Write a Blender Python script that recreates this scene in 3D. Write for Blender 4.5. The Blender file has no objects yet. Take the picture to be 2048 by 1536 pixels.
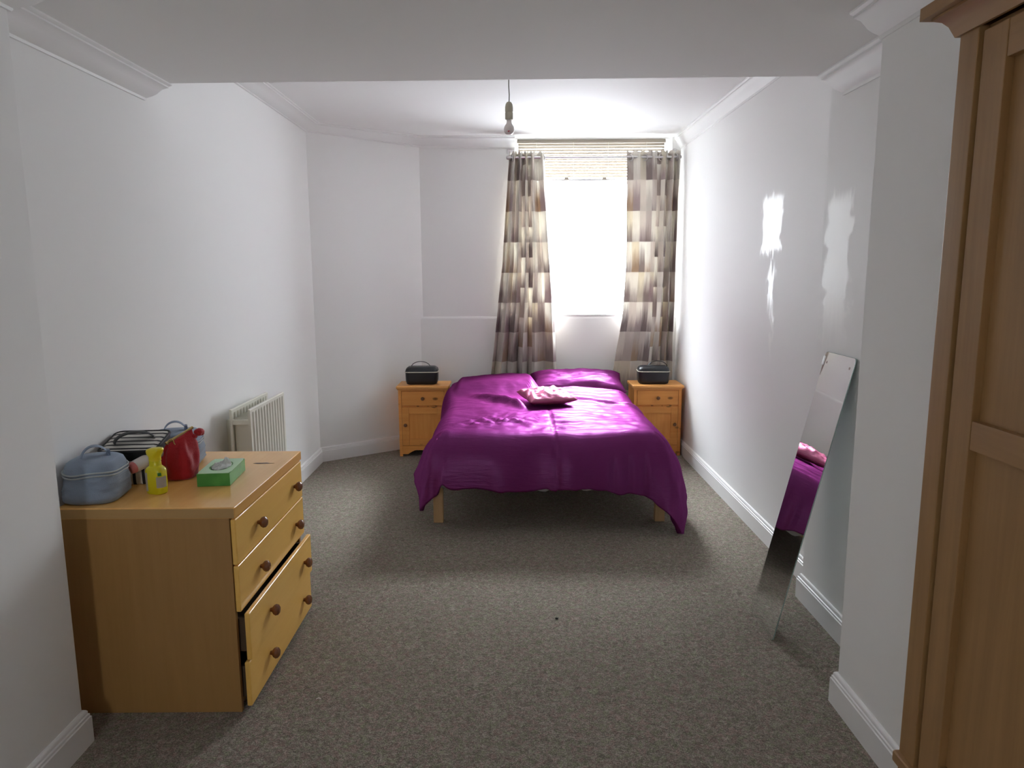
import bpy, bmesh, math, random
from mathutils import Vector, Matrix, noise
random.seed(7)
sc = bpy.context.scene
COL = sc.collection
PI = math.pi

# ------------------------------------------------------------------ camera
cd = bpy.data.cameras.new('camera'); cam = bpy.data.objects.new('camera', cd); COL.objects.link(cam)
FPX = 1430.0
cd.sensor_width = 36.0; cd.lens = FPX * 36.0 / 2048.0; cd.clip_start = 0.02
pit, yaw, rol = math.atan(223 / FPX), math.atan(4 / FPX), math.radians(0.3)
fw = Vector((math.sin(yaw) * math.cos(pit), math.cos(yaw) * math.cos(pit), -math.sin(pit)))
ri = Vector((math.cos(yaw), -math.sin(yaw), 0)); up = ri.cross(fw)
r2 = ri * math.cos(rol) - up * math.sin(rol); u2 = ri * math.sin(rol) + up * math.cos(rol)
M = Matrix((r2, u2, -fw)).transposed().to_4x4(); M.translation = (0, 0, 1.55)
cam.matrix_world = M
sc.camera = cam

# ------------------------------------------------------------------ sky, daylight, exposure
w = bpy.data.worlds.new('sky'); sc.world = w; w.use_nodes = True
wn, wl = w.node_tree.nodes, w.node_tree.links
bg = wn['Background']
tc = wn.new('ShaderNodeTexCoord'); sx = wn.new('ShaderNodeSeparateXYZ'); cr = wn.new('ShaderNodeValToRGB')
ma = wn.new('ShaderNodeMath'); ma.operation = 'MULTIPLY_ADD'; ma.inputs[1].default_value = 0.5; ma.inputs[2].default_value = 0.5
wl.new(tc.outputs['Generated'], sx.inputs[0]); wl.new(sx.outputs['Z'], ma.inputs[0]); wl.new(ma.outputs[0], cr.inputs[0])
def sky(v): return (0.94 * v, 0.985 * v, 1.05 * v, 1)
els = cr.color_ramp.elements                    # below 0.5 the bright yard, above it the walls of the light well, then open sky
els[0].position, els[0].color = 0.0, sky(0.11)
els[1].position, els[1].color = 1.0, sky(0.012)
for p_, v_ in ((0.46, 0.105), (0.51, 0.095), (0.74, 0.11), (0.80, 0.88), (0.865, 0.88), (0.895, 0.015)):
    e = els.new(p_); e.color = sky(v_)
# left side of the sky dimmed to keep light off the right wall
mr = wn.new('ShaderNodeMapRange'); mr.interpolation_type = 'SMOOTHSTEP'
for k_, v_ in ((1, -0.35), (2, 0.25), (3, 0.28), (4, 1.0)): mr.inputs[k_].default_value = v_
wl.new(sx.outputs['X'], mr.inputs[0])
vm = wn.new('ShaderNodeVectorMath'); vm.operation = 'SCALE'
wl.new(cr.outputs[0], vm.inputs[0]); wl.new(mr.outputs[0], vm.inputs['Scale']); wl.new(vm.outputs[0], bg.inputs['Color'])
bg.inputs['Strength'].default_value = 120.0
pl = bpy.data.lights.new('window_daylight', 'AREA'); pl.shape = 'RECTANGLE'; pl.size = 1.36; pl.size_y = 1.5
pl.cycles.is_portal = True
po = bpy.data.objects.new('window_daylight', pl); COL.objects.link(po)
po.location = (0.735, 6.56, 1.92); po.rotation_euler = (-PI / 2, 0, 0)
pl2 = bpy.data.lights.new('rear_window_daylight', 'AREA'); pl2.shape = 'RECTANGLE'; pl2.size = 0.4; pl2.size_y = 0.9; pl2.cycles.is_portal = True
po2 = bpy.data.objects.new('rear_window_daylight', pl2); COL.objects.link(po2); po2.location = (-0.82, -1.69, 1.75); po2.rotation_euler = (PI / 2, 0, 0)
vs = sc.view_settings
vs.view_transform = 'Standard'; vs.look = 'None'; vs.gamma = 1.0; vs.use_curve_mapping = False
vs.exposure = 1.30
sc.cycles.max_bounces = 14; sc.cycles.diffuse_bounces = 9; sc.cycles.glossy_bounces = 6
sc.cycles.transparent_max_bounces = 12
sc.cycles.use_denoising = True
sc.cycles.sample_clamp_indirect = 12.0
sc.cycles.caustics_reflective = False; sc.cycles.caustics_refractive = False

# ------------------------------------------------------------------ helpers: materials
def mat(name, col=(0.8, 0.8, 0.8), rough=0.5, metal=0.0, spec=0.5, **kw):
    m = bpy.data.materials.new(name); m.use_nodes = True
    b = m.node_tree.nodes['Principled BSDF']
    b.inputs['Base Color'].default_value = (*col, 1); b.inputs['Roughness'].default_value = rough
    b.inputs['Metallic'].default_value = metal; b.inputs['Specular IOR Level'].default_value = spec
    for k, v in kw.items():
        b.inputs[k].default_value = v
    return m
class NT:
    def __init__(s, m):
        s.t = m.node_tree; s.n = s.t.nodes; s.l = s.t.links; s.b = s.n.get('Principled BSDF')
    def new(s, ty, ins=None, **kw):
        d = s.n.new('ShaderNode' + ty)
        for k, v in kw.items(): setattr(d, k, v)
        for k, v in (ins or {}).items():
            if hasattr(v, 'is_output'): s.l.new(v, d.inputs[k])
            else: d.inputs[k].default_value = v
        return d
    def math(s, op, a, b=0.0, c=0.0, clamp=False):
        d = s.new('Math', {0: a, 1: b, 2: c}, operation=op); d.use_clamp = clamp
        return d.outputs[0]
    def coord(s, scale=(1, 1, 1), loc=(0, 0, 0), rot=(0, 0, 0), out='Object'):
        t = s.new('TexCoord'); mp = s.new('Mapping', {'Vector': t.outputs[out], 'Scale': scale, 'Location': loc, 'Rotation': rot})
        return mp.outputs[0]
    def ramp(s, fac, stops, interp='LINEAR'):
        r = s.new('ValToRGB', {0: fac}); r.color_ramp.interpolation = interp
        els = r.color_ramp.elements
        while len(els) < len(stops): els.new(0.5)
        for el, (p, c) in zip(els, stops):
            el.position = p; el.color = (*c, 1) if len(c) == 3 else c
        return r.outputs[0]
    def mix(s, fac, a, b, mode='MIX'):
        d = s.n.new('ShaderNodeMix'); d.data_type = 'RGBA'; d.blend_type = mode
        for i, v in ((0, fac), (6, a), (7, b)):
            if hasattr(v, 'is_output'): s.l.new(v, d.inputs[i])
            else: d.inputs[i].default_value = v if i == 0 else (*v, 1)
        return d.outputs[2]
    def noise(s, vec, scale, detail=3.0, rough=0.5, dist=0.0):
        return s.new('TexNoise', {'Vector': vec, 'Scale': scale, 'Detail': detail, 'Roughness': rough, 'Distortion': dist}).outputs[0]
    def bump(s, h, strength=0.3, dist=0.01):
        d = s.new('Bump', {'Height': h, 'Strength': strength, 'Distance': dist}); s.l.new(d.outputs[0], s.b.inputs['Normal'])
    def set(s, k, v):
        if hasattr(v, 'is_output'): s.l.new(v, s.b.inputs[k])
        else: s.b.inputs[k].default_value = v

def wood(name, c0, c1, axis, rough=0.4, knots=False, scale=1.0, spec=0.5, contrast=1.0):
    m = mat(name, c0, rough, spec=spec); t = NT(m)
    s = [14.0, 14.0, 14.0]; s['xyz'.index(axis)] = 0.9
    v = t.coord(tuple(k * scale for k in s))
    n1 = t.noise(v, 1.6, 6, 0.62, 0.6)
    s2 = [90.0, 90.0, 90.0]; s2['xyz'.index(axis)] = 3.0
    n2 = t.noise(t.coord(tuple(s2)), 1.0, 2)
    f = t.math('ADD', t.math('MULTIPLY', n1, 0.75), t.math('MULTIPLY', n2, 0.25))
    c = t.ramp(f, [(0.5 - 0.2 / contrast, c0), (0.5 + 0.2 / contrast, c1)])
    if knots:
        s3 = [17.0, 17.0, 17.0]; s3['xyz'.index(axis)] = 9.0
        vo = t.new('TexVoronoi', {'Vector': t.coord(tuple(s3)), 'Scale': 1.0, 'Randomness': 1.0})
        k = t.ramp(vo.outputs['Distance'], [(0.0, (1, 1, 1)), (0.15, (0.7,) * 3), (0.25, (0, 0, 0))])
        wn_ = t.new('TexWhiteNoise', {'Vector': vo.outputs['Position']}, noise_dimensions='3D')
        kk = t.math('MULTIPLY', k, t.math('GREATER_THAN', wn_.outputs[0], 0.55))
        c = t.mix(kk, c, tuple(x * 0.22 for x in c0))
    t.set('Base Color', c)
    t.bump(f, 0.06, 0.004)
    return m

# ------------------------------------------------------------------ helpers: geometry
def newbm(): return bmesh.new()
def box(bm, x0, x1, y0, y1, z0, z1, bev=0.0, seg=2, rot=None, piv=None):
    r = bmesh.ops.create_cube(bm, size=1.0)
    vsx = r['verts']
    for v in vsx:
        v.co = Vector((x0 + (v.co.x + .5) * (x1 - x0), y0 + (v.co.y + .5) * (y1 - y0), z0 + (v.co.z + .5) * (z1 - z0)))
    if rot is not None:
        p = Vector(piv or ((x0 + x1) / 2, (y0 + y1) / 2, (z0 + z1) / 2))
        for v in vsx: v.co = rot @ (v.co - p) + p
    if bev > 0:
        es = list({e for v in vsx for e in v.link_edges})
        bmesh.ops.bevel(bm, geom=es, offset=bev, segments=seg, affect='EDGES', profile=0.6)
    return bm
def lathe(bm, prof, c=(0, 0, 0), axis='z', seg=32, cap=True):
    rings = []
    c = Vector(c)
    for r, h in prof:
        ring = []
        for i in range(seg):
            a = 2 * PI * i / seg
            p = {'z': (r * math.cos(a), r * math.sin(a), h), 'x': (h, r * math.cos(a), r * math.sin(a)),
                 'y': (r * math.sin(a), h, r * math.cos(a))}[axis]
            ring.append(bm.verts.new(c + Vector(p)))
        rings.append(ring)
    for a, b in zip(rings, rings[1:]):
        for i in range(seg):
            j = (i + 1) % seg
            bm.faces.new((a[i], a[j], b[j], b[i]))
    if cap:
        bm.faces.new(rings[0][::-1]); bm.faces.new(rings[-1])
    return bm
def tube(bm, pts, r, seg=10, closed=False, flat=None):
    """round tube along pts; flat=(rw, rn, normal) makes a strap"""
    pts = [Vector(p) for p in pts]; n = len(pts); rings = []
    prev = None
    for i, p in enumerate(pts):
        a = pts[(i - 1) % n] if (closed or i > 0) else p
        b = pts[(i + 1) % n] if (closed or i < n - 1) else p
        t = (b - a).normalized()
        if prev is None:
            ref = Vector((0, 0, 1)) if abs(t.z) < 0.9 else Vector((1, 0, 0))
            if flat: ref = Vector(flat[2])
            nn = (ref - t * ref.dot(t)).normalized()
        else:
            nn = (prev - t * prev.dot(t)).normalized()
        prev = nn; bb = t.cross(nn)
        rn, rb = (r, r) if not flat else (flat[1], flat[0])
        rr = r if not callable(r) else r
        rings.append([bm.verts.new(p + nn * rn * math.cos(2 * PI * k / seg) + bb * rb * math.sin(2 * PI * k / seg)) for k in range(seg)])
    for i in range(n if closed else n - 1):
        A, B = rings[i], rings[(i + 1) % n]
        for k in range(seg):
            j = (k + 1) % seg
            bm.faces.new((A[k], A[j], B[j], B[k]))
    if not closed:
        bm.faces.new(rings[0][::-1]); bm.faces.new(rings[-1])
    return bm
def arc(c, r, a0, a1, n, ux, uy):
    c, ux, uy = Vector(c), Vector(ux), Vector(uy)
    return [c + ux * (r[0] * math.cos(a0 + (a1 - a0) * i / n)) + uy * (r[1] * math.sin(a0 + (a1 - a0) * i / n)) for i in range(n + 1)]
def prism(bm, poly, axis, a, b):
    """extrude 2-D polygon (list of (u,v)) along axis from a to b; axes order keeps x,y,z minus axis"""
    def P(u, v, t):
        return {'x': (t, u, v), 'y': (u, t, v), 'z': (u, v, t)}[axis]
    A = [bm.verts.new(P(u, v, a)) for u, v in poly]; B = [bm.verts.new(P(u, v, b)) for u, v in poly]
    n = len(poly)
    for i in range(n):
        j = (i + 1) % n
        bm.faces.new((A[i], A[j], B[j], B[i]))
    bm.faces.new(A[::-1]); bm.faces.new(B)
    bmesh.ops.recalc_face_normals(bm, faces=bm.faces[:])
    return bm
def sweep(bm, path, prof, skew=None):
    """sweep a profile list of (d, z) (or one per node) along an XY path, room on the left hand side; mitred"""
    n = len(path); P = [Vector(p) for p in path]; rings = []
    for i in range(n):
        d0 = (P[i] - P[i - 1]).normalized() if i > 0 else None
        d1 = (P[i + 1] - P[i]).normalized() if i < n - 1 else None
        d0 = d0 or d1; d1 = d1 or d0
        n0, n1 = Vector((-d0.y, d0.x)), Vector((-d1.y, d1.x))
        m = (n0 + n1); m = m / max(m.dot(n0), 1e-6) if m.length > 1e-6 else n0
        pr = prof[i] if isinstance(prof[0], list) else prof
        sk = (skew or {}).get(i, 0.0)
        rings.append([bm.verts.new((P[i].x + m.x * d + d0.x * sk * d, P[i].y + m.y * d + d0.y * sk * d, z)) for d, z in pr])
    for a, b in zip(rings, rings[1:]):
        k = len(a)
        for i in range(k):
            j = (i + 1) % k
            bm.faces.new((a[i], b[i], b[j], a[j]))
    bm.faces.new(rings[0]); bm.faces.new(rings[-1][::-1])
    bmesh.ops.recalc_face_normals(bm, faces=bm.faces[:])
    return bm
def obj(name, bm, m, parent=None, smooth=True, angle=35, world=True):
    """one mesh object; with a parent, vertices given in world space are moved to the parent's own frame"""
    if parent is not None and world:
        L = parent.get('_base') or (0, 0, 0)
        bmesh.ops.translate(bm, vec=-Vector(L), verts=bm.verts[:])
    me = bpy.data.meshes.new(name); bm.to_mesh(me); bm.free()
    if smooth:
        for p in me.polygons: p.use_smooth = True
        try: me.set_sharp_from_angle(angle=math.radians(angle))
        except Exception: pass
    if m is not None: me.materials.append(m)
    o = bpy.data.objects.new(name, me); COL.objects.link(o)
    if smooth and angle == 35:
        wnm = o.modifiers.new('weighted_normals', 'WEIGHTED_NORMAL'); wnm.keep_sharp = True
    if parent is not None:
        o.parent = parent
        if world: BASES[o.name] = BASES.get(parent.name, (0, 0, 0))
    return o
BASES = {}
def thing(name, label, cat, loc=(0, 0, 0), rz=0.0, group=None):
    o = bpy.data.objects.new(name, None); COL.objects.link(o)
    o.empty_display_size = 0.05
    o.location = loc; o.rotation_euler = (0, 0, rz)
    tag(o, label, cat, group)
    return o
def tag(o, label, cat, group=None):
    o['label'] = label; o['category'] = cat
    if group: o['group'] = group
    return o
def part(name, bm, m, root, world=True, **kw):
    """part of a thing (or sub-part of a part); vertices in world space unless world=False"""
    if world:
        t = root
        while t.parent: t = t.parent
        bmesh.ops.translate(bm, vec=-t.location, verts=bm.verts[:])
        if t.rotation_euler.z: bmesh.ops.rotate(bm, cent=(0, 0, 0), matrix=Matrix.Rotation(-t.rotation_euler.z, 3, 'Z'), verts=bm.verts[:])
    return obj(name, bm, m, root, world=False, **kw)
def struct(name, bm, m, **kw):
    o = obj(name, bm, m, None, **kw); o['kind'] = 'structure'
    return o
def copy_tree(o, parent=None):
    c = o.copy(); COL.objects.link(c)
    if parent: c.parent = parent
    for ch in list(o.children): copy_tree(ch, c)
    return c
def fbm(x, y, z=0.0, o=3):
    s, a = 0.0, 1.0
    for i in range(o):
        s += a * noise.noise(Vector((x, y, z + 17.3 * i))); x, y, a = x * 2.03, y * 2.03, a * 0.5
    return s
def sstep(a, b, x):
    t = min(max((x - a) / (b - a), 0.0), 1.0)
    return t * t * (3 - 2 * t)

# ------------------------------------------------------------------ materials
def wall_mat(name, col=(0.83, 0.83, 0.82), rough=0.75):
    m = mat(name, col, rough, spec=0.15); t = NT(m)
    v = t.coord()
    t.bump(t.noise(v, 60, 3), 0.04, 0.004)
    return m
WALL = wall_mat('wall_paint')
CEIL = wall_mat('ceiling_paint', (0.83, 0.83, 0.82), 0.85)
TRIM = mat('gloss_trim_paint', (0.82, 0.82, 0.82), 0.28, spec=0.5)
PLASTER = mat('cornice_plaster', (0.80, 0.80, 0.79), 0.5, spec=0.35)

def patch_wall(name, patches, gloss):
    """wall paint with smoother, whiter filler patches: (y0,y1,z0,z1,seed,whiteness)"""
    m = mat(name, (0.83, 0.83, 0.82), 0.55, spec=0.27); t = NT(m)
    v = t.coord()
    s = t.new('SeparateXYZ', {0: v}); Y, Z = s.outputs[1], s.outputs[2]
    st = t.noise(t.coord((1, 16, 1.6)), 3.0, 3)
    sb = t.noise(t.coord((1, 5, 5)), 3.0, 3)
    tot = None
    for (y0, y1, z0, z1, sd, fz) in patches:
        jit = t.math('MULTIPLY', t.math('SUBTRACT', st, 0.5), fz)
        jit2 = t.math('MULTIPLY', t.math('SUBTRACT', sb, 0.5), 0.20)
        yy = t.math('ADD', Y, jit2); zz = t.math('ADD', Z, jit)
        a = t.new('MapRange', {0: yy, 1: y0 - .012, 2: y0 + .012}).outputs[0]; b = t.new('MapRange', {0: yy, 1: y1 + .012, 2: y1 - .012}).outputs[0]
        c = t.new('MapRange', {0: zz, 1: z0 - .10 * sd, 2: z0 + .10 * sd}).outputs[0]; d = t.new('MapRange', {0: zz, 1: z1 + .02, 2: z1 - .02}).outputs[0]
        k = t.math('MULTIPLY', t.math('MULTIPLY', a, b), t.math('MULTIPLY', c, d))
        tot = k if tot is None else t.math('MAXIMUM', tot, k)
    t.set('Base Color', t.mix(tot, (0.83, 0.83, 0.82), (0.88, 0.88, 0.86)))
    t.set('Roughness', t.new('MapRange', {0: tot, 3: 0.55, 4: gloss}).outputs[0])
    t.set('Specular IOR Level', t.new('MapRange', {0: tot, 3: 0.27, 4: 0.65}).outputs[0])
    t.bump(t.math('ADD', t.noise(v, 60, 3), t.math('MULTIPLY', tot, t.math('ADD', st, 0.5))), 0.05, 0.004)
    return m
WALL_R = patch_wall('wall_paint_with_gloss_patches', [(3.95, 4.27, 1.65, 1.97, 0.2, 0.16), (4.02, 4.13, 1.36, 1.56, 0.6, 0.3), (4.02, 4.06, 1.10, 1.36, 0.8, 0.3)], 0.30)
WALL_P = patch_wall('pier_paint_with_filler', [(2.955, 3.185, 1.30, 1.86, 1.2, 0.22)], 0.36)

def carpet_mat():
    m = mat('carpet', (0.15, 0.13, 0.115), 0.95, spec=0.1); t = NT(m)
    v = t.coord()
    n1 = t.noise(t.coord((1, .8, 1)), 260, 2, 0.6); n2 = t.noise(v, 48, 4, 0.7, 1.2); n3 = t.noise(v, 2.2, 3)
    n4 = t.noise(t.coord((1, 1.6, 1), rot=(0, 0, 0.6)), 120, 2, 0.6, 1.5)
    f = t.math('ADD', t.math('MULTIPLY', n1, 0.34), t.math('ADD', t.math('MULTIPLY', n2, 0.33), t.math('MULTIPLY', n4, 0.33)))
    c = t.ramp(f, [(0.40, (0.072, 0.060, 0.046)), (0.5, (0.245, 0.212, 0.175)), (0.60, (0.56, 0.505, 0.43))])
    c = t.mix(t.math('MULTIPLY', n3, 0.45), c, (0.20, 0.165, 0.13), 'MIX')
    hue = t.noise(t.coord(loc=(3, 7, 1)), 38, 2, 0.6, 1.0)
    c = t.mix(1.0, c, t.ramp(hue, [(0.36, (1.10, 0.93, 0.95)), (0.5, (1, 1, 1)), (0.64, (0.93, 1.05, 0.86))]), 'MULTIPLY')
    t.set('Base Color', c)
    t.bump(f, 0.9, 0.014)
    t.set('Sheen Weight', 0.15)
    return m
CARPET = carpet_mat()

# ------------------------------------------------------------------ room shell
WL, WR, WB = -1.578, 1.478, 6.375         # wall planes
ZC, ZS = 2.69, 2.372                       # far ceiling and low near ceiling
SKH = 0.122
struct('floor', box(newbm(), -2.0, 1.9, -1.7, 6.62, -0.12, 0.0), CARPET)
struct('wall_left', box(newbm(), -1.80, WL, 2.18, 5.80, 0, 2.8), WALL)
struct('wall_left_pier', box(newbm(), -1.80, -1.425, -1.6, 2.18, 0, 2.8, 0.004), WALL)
A0, A1 = (WL, 5.794), (-0.770, WB)
struct('wall_left_angled', prism(newbm(), [A0, A1, (-0.77, 6.62), (-1.80, 6.62), (-1.80, 5.794)], 'z', 0, 2.8), WALL)
bm = newbm()
prism(bm, [(6.36, 0), (6.36, 1.140), (WB, 1.166), (6.62, 1.166), (6.62, 0)], 'x', -0.80, 1.70)
WX0, WX1, WZ0, WZ1 = 0.052, 1.405, 1.166, 2.682
box(bm, -0.80, WX0, WB, 6.62, 1.166, 2.8)
box(bm, WX1, 1.70, WB, 6.62, 1.166, 2.8)
box(bm, WX0, WX1, WB + .03, 6.62, WZ1, 2.8)
struct('wall_back', bm, WALL)
struct('wall_right', box(newbm(), WR, 1.75, 3.23, 6.62, 0, 2.8), WALL_R)
struct('wall_right_pier', box(newbm(), 1.39, 1.75, 2.38, 3.23, 0, 2.8, 0.004), WALL_P)
struct('wall_right_chimney_breast', box(newbm(), 1.175, 1.75, 1.46, 2.38, 0, 2.8, 0.004), WALL)
struct('wall_right_near', box(newbm(), 1.42, 1.75, -1.6, 1.46, 0, 2.8), WALL)
bm = newbm()
for (x0, x1, z0, z1) in ((-1.80, -0.95, 0, 2.8), (-0.69, 1.75, 0, 2.8), (-0.95, -0.69, 0, 1.38), (-0.95, -0.69, 2.12, 2.8)): box(bm, x0, x1, -1.7, -1.6, z0, z1)
struct('wall_front', bm, WALL)
struct('ceiling', box(newbm(), -1.80, 1.75, 3.15, 6.62, ZC, 2.8), CEIL)
struct('ceiling_low', prism(newbm(), [(-1.80, -1.7), (1.75, -1.7), (1.75, 3.205), (-1.80, 3.295)], 'z', ZS, 2.82), CEIL)

SKP = [(0, 0), (0.019, 0), (0.019, SKH - .030), (0.0155, SKH - .027), (0.0155, SKH - .019), (0.0115, SKH - .016),
       (0.0115, SKH - .008), (0.008, SKH - .003), (0.004, SKH), (0, SKH)]
struct('baseboard_left', sweep(newbm(), [(WL, 2.20), (WL, 5.794)][::-1] and [(-0.78, 6.368), A0, (WL, 2.19)], SKP), TRIM)
struct('baseboard_left_pier', sweep(newbm(), [(-1.56, 2.18), (-1.425, 2.18), (-1.425, -1.6)], SKP), TRIM)
struct('baseboard_right', sweep(newbm(), [(WR, 3.23), (WR, 6.36), (-0.785, 6.36)], SKP), TRIM)
struct('baseboard_right_pier', sweep(newbm(), [(1.39, 2.38), (1.39, 3.23), (WR, 3.23)], SKP), TRIM)
struct('baseboard_right_breast', sweep(newbm(), [(1.42, 1.46), (1.175, 1.46), (1.175, 2.38), (1.39, 2.38)], SKP), TRIM)

def corn(zc, drop, proj):
    """cornice profile hanging from ceiling height zc"""
    q = [(0, -1.0), (0.07, -1.0), (0.10, -0.93), (0.10, -0.88), (0.16, -0.84), (0.30, -0.75), (0.45, -0.62), (0.55, -0.48),
         (0.66, -0.34), (0.80, -0.25), (0.88, -0.22), (0.88, -0.14), (0.96, -0.10), (1.0, -0.06), (1.0, 0.0), (0, 0)]
    return [(d * proj, zc + z * drop) for d, z in q]
struct('trim_1', sweep(newbm(), [(WX0, WB), A1, A0, (WL, 3.28)], [corn(ZC, .092, .105), corn(ZC, .075, .115), corn(ZC, .052, .13), corn(ZC, .055, .13)]), PLASTER)
struct('trim_2', sweep(newbm(), [(WR, 3.2), (WR, WB)], corn(ZC, .100, .062)), PLASTER)
struct('trim_3', sweep(newbm(), [(WL, 3.25), (WL, 2.18), (-1.425, 2.18), (-1.425, -1.6)], corn(ZS, .078, .105), {0: -0.5}), PLASTER)
struct('trim_4', sweep(newbm(), [(1.42, 1.46), (1.175, 1.46), (1.175, 2.38), (1.39, 2.38), (1.39, 3.10)], corn(ZS, .105, .075), {4: 1.3}), PLASTER)

# ------------------------------------------------------------------ window, sill, blind
UPVC = mat('window_frame_white', (0.85, 0.86, 0.87), 0.25)
GLASS = bpy.data.materials.new('window_glass'); GLASS.use_nodes = True
g = NT(GLASS); g.n.remove(g.b)
tr = g.new('BsdfTransparent', {'Color': (0.97, 0.98, 0.98, 1)}); gl = g.new('BsdfGlossy', {'Roughness': 0.02})
mx = g.new('MixShader', {0: 0.06, 1: tr.outputs[0], 2: gl.outputs[0]}); g.l.new(mx.outputs[0], g.n['Material Output'].inputs[0])
bm = newbm()
fy0, fy1 = 6.49, 6.55
for (x0, x1, z0, z1) in ((WX0, WX0 + .05, WZ0, WZ1), (WX1 - .05, WX1, WZ0, WZ1), (WX0 + .05, WX1 - .05, WZ0, WZ0 + .035), (WX0 + .05, WX1 - .05, WZ1 - .05, WZ1)):
    box(bm, x0, x1, fy0, fy1, z0, z1, .004)
win = struct('window_1', bm, UPVC)
bm = newbm(); box(bm, WX0 + .05, WX1 - .05, 6.515, 6.521, WZ0 + .035, WZ1 - .05)
obj('glass_pane', bm, GLASS, win, world=False, smooth=False)
bm = newbm()
box(bm, WX0 + .05, WX1 - .05, 6.50, 6.545, 2.318, 2.348, .003)
obj('transom', bm, UPVC, win, world=False)
bm = newbm(); box(bm, WX0 + .004, WX1 - .004, WB - .012, 6.49, WZ0 + .0005, WZ0 + .016, .005)
struct('trim_5', bm, TRIM)

SLAT = mat('blind_slat', (0.33, 0.295, 0.25), 0.5, spec=.2)
t = NT(SLAT)
tl = t.new('BsdfTranslucent', {'Color': (0.85, 0.83, 0.76, 1)})
mx = t.new('MixShader', {0: 0.008, 1: t.b.outputs[0], 2: tl.outputs[0]}); t.l.new(mx.outputs[0], t.n['Material Output'].inputs[0])
RAIL = mat('blind_rail', (0.62, 0.61, 0.62), 0.4)
CORDM = mat('blind_cord', (0.6, 0.59, 0.55), 0.8)
bl = thing('venetian_blind', 'half raised cream venetian blind at the top of the window', 'blind', (0.71, 6.42, 2.34))
BX0, BX1, BY = 0.082, 1.345, 6.42
part('head_rail', box(newbm(), BX0 - .01, BX1 + .01, BY - .016, BY + .016, 2.652, 2.680, .003), SLAT, bl)
nsl = 12
for i in range(nsl):
    z = 2.640 - i * 0.0243
    bm = newbm()
    R = Matrix.Rotation(math.radians(58), 3, 'X')
    n = 6; vv = []
    for x in (BX0, BX1):
        for k in range(n + 1):
            q = -0.0125 + 0.025 * k / n
            p = R @ Vector((0, q, 0.0022 * math.cos(q / 0.0125 * PI / 2)))
            vv.append(bm.verts.new((x, BY + p.y, z + p.z)))
    for k in range(n): bm.faces.new((vv[k], vv[k + 1], vv[n + 2 + k], vv[n + 1 + k]))
    bmesh.ops.solidify(bm, geom=bm.faces[:], thickness=0.0008)
    part('slat', bm, SLAT, bl)
part('bottom_rail', box(newbm(), BX0, BX1, BY - .014, BY + .014, 2.334, 2.352, .004), RAIL, bl)
for x in (0.24, 0.56, 0.86, 1.19):
    part('ladder_cord', tube(newbm(), [(x, BY - .0155, 2.655), (x, BY - .0155, 2.35)], .0012, 6), CORDM, bl)
for x in (0.50, 0.83):
    part('cord_clip', box(newbm(), x - .018, x + .018, BY - .02, BY - .010, 2.343, 2.362, .003), SLAT, bl)

# ------------------------------------------------------------------ curtain rod and curtains
CHROME = mat('brushed_steel', (0.62, 0.60, 0.60), 0.3, 1.0)
RY, RZ = 6.262, 2.508
rod = thing('curtain_rod', 'thin grey metal curtain rod across the window', 'curtain rod', (0.71, RY, RZ))
part('pole', tube(newbm(), [(0.0, RY, RZ + .001), (1.44, RY, RZ)], .0105, 14), CHROME, rod)
for x in (0.0, 1.44):
    part('finial', lathe(newbm(), [(.004, -.022), (.015, -.016), (.019, -.004), (.019, .006), (.013, .018), (.004, .022)], (x, RY, RZ), 'x', 18), CHROME, rod)
for x in (0.012, 1.425):
    bm = newbm()
    lathe(bm, [(.006, -.008), (.026, -.006), (.026, 0.0)], (x, WB - .004, RZ + .062), 'y', 20)
    tube(bm, [(x, WB - .006, RZ + .06), (x, RY + .03, RZ + .045), (x, RY + .004, RZ + .012)], .006, 8)
    part('bracket', bm, CHROME, rod)

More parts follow.
